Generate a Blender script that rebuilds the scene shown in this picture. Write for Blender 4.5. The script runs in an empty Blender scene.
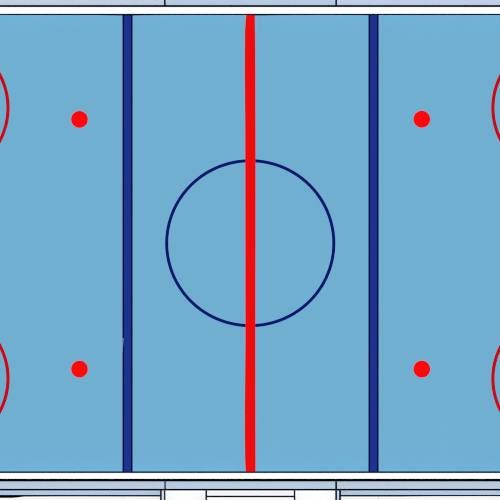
import bpy, bmesh, math

sc = bpy.context.scene
C = bpy.context.collection
S = 1.0 / 18.0                       # metres per plan unit (rink is 457 units = 25.4 m wide)
SKY, SUN = 0.17, 0.88


def P(u, v):
    """plan drawing units (u right, v towards the benches, rink centre 250,250) -> metres"""
    return ((u - 250.0) * S, (250.0 - v) * S)


# ---------------------------------------------------------------- materials
def lin(c):
    c /= 255.0
    return c / 12.92 if c <= 0.04045 else ((c + 0.055) / 1.055) ** 2.4


def mat(name, rgb, grain=0.012, scale=6.0, rough=0.85):
    m = bpy.data.materials.new(name)
    m.use_nodes = True
    nt = m.node_tree
    b = nt.nodes['Principled BSDF']
    b.inputs['Roughness'].default_value = rough
    b.inputs['Specular IOR Level'].default_value = 0.0
    base = [lin(c) / (SKY + SUN) for c in rgb]
    tc = nt.nodes.new('ShaderNodeTexCoord')
    nz = nt.nodes.new('ShaderNodeTexNoise')
    nz.inputs['Scale'].default_value = scale
    nz.inputs['Detail'].default_value = 4.0
    rp = nt.nodes.new('ShaderNodeValToRGB')
    rp.color_ramp.elements[0].position = 0.3
    rp.color_ramp.elements[1].position = 0.7
    rp.color_ramp.elements[0].color = [c * (1 - grain) for c in base] + [1]
    rp.color_ramp.elements[1].color = [min(1.0, c * (1 + grain)) for c in base] + [1]
    nt.links.new(tc.outputs['Object'], nz.inputs['Vector'])
    nt.links.new(nz.outputs['Fac'], rp.inputs['Fac'])
    nt.links.new(rp.outputs['Color'], b.inputs['Base Color'])
    return m


M = {
    'ice': mat('ice', (113, 175, 209), 0.012, 0.35),
    'white': mat('white_board', (255, 255, 254), 0.004),
    'floor': mat('concourse_floor', (255, 255, 253), 0.004),
    'table': mat('table_white', (253, 253, 254), 0.004),
    'shelf': mat('shelf_white', (247, 247, 251), 0.006),
    'black': mat('black_rail', (4, 4, 5)),
    'ink': mat('ink_rail', (16, 17, 28)),
    'navy_ink': mat('navy_rail', (20, 28, 62)),
    'grey_ink': mat('slate_rail', (66, 72, 92)),
    'blue': mat('blue_paint', (27, 50, 142)),
    'blue_edge': mat('blue_edge_paint', (5, 5, 62)),
    'worn': mat('worn_paint', (105, 108, 150)),
    'circle': mat('circle_paint', (9, 22, 112)),
    'red': mat('red_paint', (236, 12, 14)),
    'dot': mat('dot_paint', (255, 8, 11)),
    'crimson': mat('crimson_paint', (192, 14, 27)),
    'pale_grey': mat('pale_grey_blue', (194, 208, 228)),
    'pale_blue': mat('pale_blue', (183, 204, 227)),
    'pale_violet': mat('pale_violet_blue', (192, 207, 232)),
    'counter': mat('counter_blue', (184, 204, 226)),
    'bench': mat('bench_blue', (177, 201, 229)),
    'lilac': mat('lilac', (221, 226, 244)),
    'sky_pale': mat('sky_pale', (203, 223, 248)),
    'seam': mat('seam_beige', (243, 235, 229), 0.004),
}


# ---------------------------------------------------------------- geometry
def prism(bm, pts, z0, z1, bevel=0.0):
    """closed plan outline (plan units) raised from z0 to z1 as a solid"""
    xy = [P(*p) for p in pts]
    area = sum(xy[i][0] * xy[(i + 1) % len(xy)][1] - xy[(i + 1) % len(xy)][0] * xy[i][1] for i in range(len(xy)))
    if area < 0:
        xy.reverse()
    lo = [bm.verts.new((x, y, z0)) for x, y in xy]
    hi = [bm.verts.new((x, y, z1)) for x, y in xy]
    n = len(xy)
    top = bm.faces.new(hi)
    bm.faces.new(list(reversed(lo)))
    for i in range(n):
        j = (i + 1) % n
        bm.faces.new((lo[i], lo[j], hi[j], hi[i]))
    if bevel:
        bmesh.ops.bevel(bm, geom=list(top.edges), offset=bevel, segments=2, affect='EDGES', profile=0.5)


def box(bm, u0, u1, v0, v1, z0, z1, bevel=0.0):
    prism(bm, [(u0, v0), (u1, v0), (u1, v1), (u0, v1)], z0, z1, bevel)


def ring(bm, cu, cv, ru, rv, w, z0, z1, n=192):
    rows = []
    for k in range(n):
        a = 2 * math.pi * k / n
        ca, sa = math.cos(a), math.sin(a)
        xo, yo = P(cu + (ru + w / 2) * ca, cv + (rv + w / 2) * sa)
        xi, yi = P(cu + (ru - w / 2) * ca, cv + (rv - w / 2) * sa)
        rows.append([bm.verts.new(q) for q in ((xo, yo, z0), (xo, yo, z1), (xi, yi, z1), (xi, yi, z0))])
    for k in range(n):
        a, b = rows[k], rows[(k + 1) % n]
        for i in range(4):
            j = (i + 1) % 4
            bm.faces.new((a[i], a[j], b[j], b[i]))
    bmesh.ops.recalc_face_normals(bm, faces=bm.faces)


def disc(bm, cu, cv, ru, rv, z0, z1, n=96):
    prism(bm, [(cu + ru * math.cos(2 * math.pi * k / n), cv + rv * math.sin(2 * math.pi * k / n)) for k in range(n)], z0, z1)


def obj(name, build, m, parent=None, origin=None):
    bm = bmesh.new()
    build(bm)
    me = bpy.data.meshes.new(name)
    if origin is not None and parent is None:
        bmesh.ops.translate(bm, verts=bm.verts, vec=(-origin[0], -origin[1], 0))
    if parent is not None:
        bmesh.ops.translate(bm, verts=bm.verts, vec=[-c for c in parent.location])
    bm.to_mesh(me)
    bm.free()
    me.materials.append(M[m])
    o = bpy.data.objects.new(name, me)
    C.objects.link(o)
    if origin is not None and parent is None:
        o.location = (origin[0], origin[1], 0)
    if parent is not None:
        o.parent = parent
    return o


def tag(o, label, cat, group=None):
    o['label'] = label
    o['category'] = cat
    if group:
        o['group'] = group
    return o


def thing(name, label, cat, at, group=None):
    o = bpy.data.objects.new(name, None)
    C.objects.link(o)
    x, y = P(*at)
    o.location = (x, y, 0)
    o.empty_display_size = 0.3
    return tag(o, label, cat, group)


def struct(o):
    o['kind'] = 'structure'
    return o


U0, U1 = -140, 640                    # the rink goes on past both sides of the picture
ICE = 0.03                            # top of the ice above the surrounding floor
PAINT = ICE + 0.004

# ---------------------------------------------------------------- setting
struct(obj('floor', lambda b: box(b, -700, 1200, -500, 1000, -0.2, 0.0), 'floor'))
struct(obj('ice_surface', lambda b: box(b, U0, U1, 14.9, 471.5, 0.0, ICE), 'ice'))
struct(obj('trim_1', lambda b: box(b, 121.8, 122.7, 496.3, 560, 0.0, 0.004), 'seam'))
struct(obj('trim_2', lambda b: box(b, 378.1, 379.0, 496.3, 560, 0.0, 0.004), 'seam'))

# ---------------------------------------------------------------- markings painted on the ice
RED = [(246.2, 14.9), (255.0, 14.9), (254.9, 25), (255.2, 42), (255.4, 65), (255.6, 135), (255.6, 240), (255.4, 340), (255.5, 410), (255.6, 471.6),
       (245.7, 471.6), (245.1, 460), (244.9, 440), (244.8, 410), (245.4, 340), (245.3, 240), (245.2, 135), (244.8, 75), (244.8, 55), (245.0, 30), (245.5, 22)]
tag(obj('centre_line', lambda b: prism(b, RED, PAINT + 0.0006, PAINT + 0.004), 'red'), 'thick red centre line crossing the ice from board to board', 'line')
tag(obj('centre_circle', lambda b: ring(b, 250.25, 243.2, 83.55, 82.45, 3.15, ICE, PAINT), 'circle', origin=P(250.25, 243.2)),
    'thin navy circle outlined at the middle of the ice, halved by the red line', 'circle')


def blue_line(du, label, worn):
    t = thing('blue_line', label, 'line', (127.6 + du, 243), 'blue lines')
    g = lambda x: x + du
    obj('stripe', lambda b: box(b, g(123.8), g(131.2), 14.9, 471.6, ICE, PAINT), 'blue', t)
    if worn:
        left = [(122.4, 14.9), (124.0, 14.9), (124.0, 471.6), (122.4, 471.6), (122.4, 353), (122.7, 350), (123.5, 342), (123.9, 338.3), (122.4, 337.9)]
    else:
        left = [(122.4, 14.9), (124.0, 14.9), (124.0, 471.6), (122.4, 471.6)]
    e = obj('outline', lambda b: prism(b, [(g(x), y) for x, y in left], ICE, PAINT + 0.002), 'blue_edge', t)
    obj('outline', lambda b: box(b, g(131.0), g(132.65), 14.9, 471.6, ICE, PAINT + 0.002), 'blue_edge', t)
    if worn:
        w = obj('worn_patch', lambda b: prism(b, [(g(122.4), 338.2), (g(123.9), 338.3), (g(123.5), 342), (g(122.45), 351)], ICE, PAINT + 0.001), 'worn', t)
        w['label'] = 'small greyish chip where the dark outline has worn off'


blue_line(0.0, 'dark blue line with a small worn chip in its left outline', True)
blue_line(246.0, 'dark blue line with unbroken dark outlines, right of the centre circle', False)

for cu, cv, where in ((79.5, 119.4, 'top board and the line with the chip'), (421.8, 119.2, 'top board and the unbroken blue line'),
                      (79.5, 369.1, 'bottom board and the line with the chip'), (421.8, 369.1, 'bottom board and the unbroken blue line')):
    tag(obj('faceoff_dot', lambda b: disc(b, cu, cv, 8.4, 8.5, ICE, PAINT), 'dot', origin=P(cu, cv)),
        'red faceoff dot on the side nearest the ' + where, 'dot', 'red faceoff dots')

for cu, cv, r, where in ((-62.6, 107.8, 70.6, 'dark red end circle cut by the left edge of the picture, upper of two'),
                         (-62.6, 378.5, 70.6, 'dark red end circle cut by the left edge of the picture, lower of two'),
                         (562.9, 107.9, 70.0, 'dark red end circle cut by the right edge of the picture, upper of two'),
                         (562.9, 378.7, 70.0, 'dark red end circle cut by the right edge of the picture, lower of two')):
    tag(obj('end_circle', lambda b: ring(b, cu, cv, r, r, 3.45, ICE, PAINT), 'crimson', origin=P(cu, cv)), where, 'circle', 'dark red end circles')

# ---------------------------------------------------------------- boards round the ice
H = 1.0
t = thing('rink_board', 'long white rink board along the top edge of the ice', 'board', (250, 10), 'white rink boards')
obj('board_panel', lambda b: box(b, U0, U1, 5.6, 14.85, 0.0, H), 'white', t)
TOP = [(U0, 13.75), (U1, 13.75), (U1, 15.1), (430, 15.1), (380, 15.1), (366, 15.25), (345, 15.1), (318, 15.05), (285, 15.15), (262, 15.5),
       (255, 15.45), (247, 15.05), (235, 15.1), (170, 15.05), (145, 15.3), (130, 15.6), (118, 15.5), (95, 15.1), (U0, 15.1)]
obj('ice_rail', lambda b: prism(b, TOP, H - 0.12, H + 0.02), 'ink', t)
obj('outer_rail', lambda b: box(b, U0, U1, 5.08, 7.06, H - 0.12, H + 0.02), 'ink', t)

t = thing('rink_board', 'long white rink board along the bottom of the ice with heavy black outer rail', 'board', (250, 476), 'white rink boards')
obj('board_panel', lambda b: box(b, U0, U1, 471.55, 481.0, 0.0, H), 'white', t)
obj('ice_rail', lambda b: box(b, U0, U1, 471.35, 473.0, H - 0.12, H + 0.02), 'navy_ink', t)
obj('outer_rail', lambda b: box(b, U0, U1, 478.75, 481.45, H - 0.12, H + 0.02), 'black', t)

# ---------------------------------------------------------------- pale ledges behind the boards
L = 0.93
TG, BG = 'pale ledges behind the top board', 'pale ledges behind the bottom board'


def ledge(u0, u1, v0, v1, label, m, group, posts, back, post_mat='ink'):
    t = thing('ledge', label, 'ledge', ((max(u0, 0) + min(u1, 500)) / 2, (v0 + v1) / 2), group)
    obj('ledge_top', lambda b: box(b, u0, u1, v0, v1, 0.0, L, 0.004), m, t)
    for pu in posts:
        obj('divider', lambda b: box(b, pu[0], pu[1], v0, v1, L - 0.1, L + 0.02), pu[2], t)
    if back:
        obj('back_rail', lambda b: box(b, u0, u1, back[0], back[1], L - 0.1, L + 0.03), back[2], t)


ledge(U0, 163.93, -9, 5.05, 'pale grey-blue ledge behind the top board, left of both dividers', 'pale_grey', TG, [], (-10, -9, 'ink'))
ledge(163.95, 337.0, -9, 5.05, 'pale blue ledge behind the top board, between the two black dividers', 'pale_blue', TG,
      [(163.95, 165.7, 'ink'), (335.25, 337.0, 'ink')], (-10, -9, 'ink'))
ledge(337.02, U1, -9, 5.05, 'pale violet-blue ledge behind the top board, right of both dividers', 'pale_violet', TG, [], (-10, -9, 'ink'))
BK = (488.78, 490.55, 'black')
ledge(U0, 164.28, 481.5, 489.5, 'pale blue ledge behind the bottom board, beside the bench with the thickened rail', 'counter', BG, [], BK)
ledge(164.3, 337.05, 481.5, 489.5, 'pale blue ledge behind the bottom board, between the grey and black dividers', 'counter', BG,
      [(164.3, 165.95, 'grey_ink'), (335.2, 337.05, 'ink')], BK)
ledge(337.07, U1, 481.5, 489.5, 'pale blue ledge behind the bottom board, right of its black divider', 'counter', BG, [], BK)

# ---------------------------------------------------------------- players' benches
PB = 'players benches behind the bottom board'
t = thing('players_bench', 'pale blue bench strip with a rear rail that thickens at one end', 'bench', (80, 493), PB)
obj('seat', lambda b: box(b, U0, 159.95, 490.6, 495.4, 0.0, 0.45), 'bench', t)
obj('rear_rail', lambda b: prism(b, [(U0, 494.95), (159.95, 495.0), (159.95, 496.55), (60, 496.45), (24, 496.6), (21, 496.9), (18, 497.4), (12, 497.85), (U0, 497.85)], 0.0, 0.5), 'black', t)
t = thing('players_bench', 'pale blue bench strip with an even thin rear rail', 'bench', (420, 493), PB)
obj('seat', lambda b: box(b, 341.05, U1, 490.6, 495.4, 0.0, 0.45), 'bench', t)
obj('rear_rail', lambda b: prism(b, [(341.05, 494.95), (440, 494.95), (U1, 494.95), (U1, 496.1), (440, 496.25), (400, 496.55), (341.05, 496.55)], 0.0, 0.5), 'black', t)


# ---------------------------------------------------------------- partitions beside the penalty boxes
def partition(u, m, label):
    t = thing('partition', label, 'partition', (u[1], 495), 'narrow partitions between benches and penalty boxes')
    obj('panel', lambda b: box(b, u[0] + .3, u[3] - .3, 490.6, 530, 0.0, 0.80), m, t)
    obj('edge_strip', lambda b: box(b, u[0], u[1], 490.6, 530, 0.0, 0.83), 'ink', t)
    obj('edge_strip', lambda b: box(b, u[2], u[3], 490.6, 530, 0.0, 0.83), 'ink', t)


partition((160.0, 161.8, 163.95, 165.5), 'lilac', 'narrow lilac-white partition between two black strips, under the grey divider')
partition((335.2, 337.05, 339.05, 341.0), 'sky_pale', 'narrow sky-blue partition between two black strips, under the black divider')

# ---------------------------------------------------------------- officials' table between the penalty boxes
t = thing('officials_table', 'white officials table outlined in black behind the middle ledge', 'table', (250, 500))
obj('table_top', lambda b: box(b, 206, 294.8, 496.8, 530, 0.70, 0.75, 0.004), 'table', t)
obj('front_shelf', lambda b: box(b, 206, 294.8, 490.6, 496.4, 0.66, 0.72), 'shelf', t)
obj('shelf_rail', lambda b: box(b, 206, 294.8, 495.65, 497.3, 0.62, 0.77), 'ink', t)
obj('side_panel', lambda b: box(b, 205.35, 207.1, 490.6, 530, 0.0, 0.78), 'ink', t)
obj('side_panel', lambda b: box(b, 293.75, 295.4, 490.6, 530, 0.0, 0.78), 'ink', t)

# ---------------------------------------------------------------- light, sky, camera
w = bpy.data.worlds.new('arena_light')
sc.world = w
w.use_nodes = True
w.node_tree.nodes['Background'].inputs['Color'].default_value = (1, 1, 1, 1)
w.node_tree.nodes['Background'].inputs['Strength'].default_value = SKY
sun = bpy.data.lights.new('arena_sun', 'SUN')
sun.energy = math.pi * SUN
sun.angle = math.radians(0.5)
so = bpy.data.objects.new('arena_sun', sun)
so.location = (0, 0, 30)
C.objects.link(so)

cam = bpy.data.cameras.new('overhead_camera')
cam.type = 'ORTHO'
cam.ortho_scale = 500 * S
cam.clip_end = 200
co = bpy.data.objects.new('overhead_camera', cam)
co.location = (0, 0, 40)
C.objects.link(co)
sc.camera = co

sc.cycles.filter_width = 1.1
sc.view_settings.view_transform = 'Standard'
sc.view_settings.look = 'None'
sc.view_settings.exposure = 0
sc.view_settings.gamma = 1
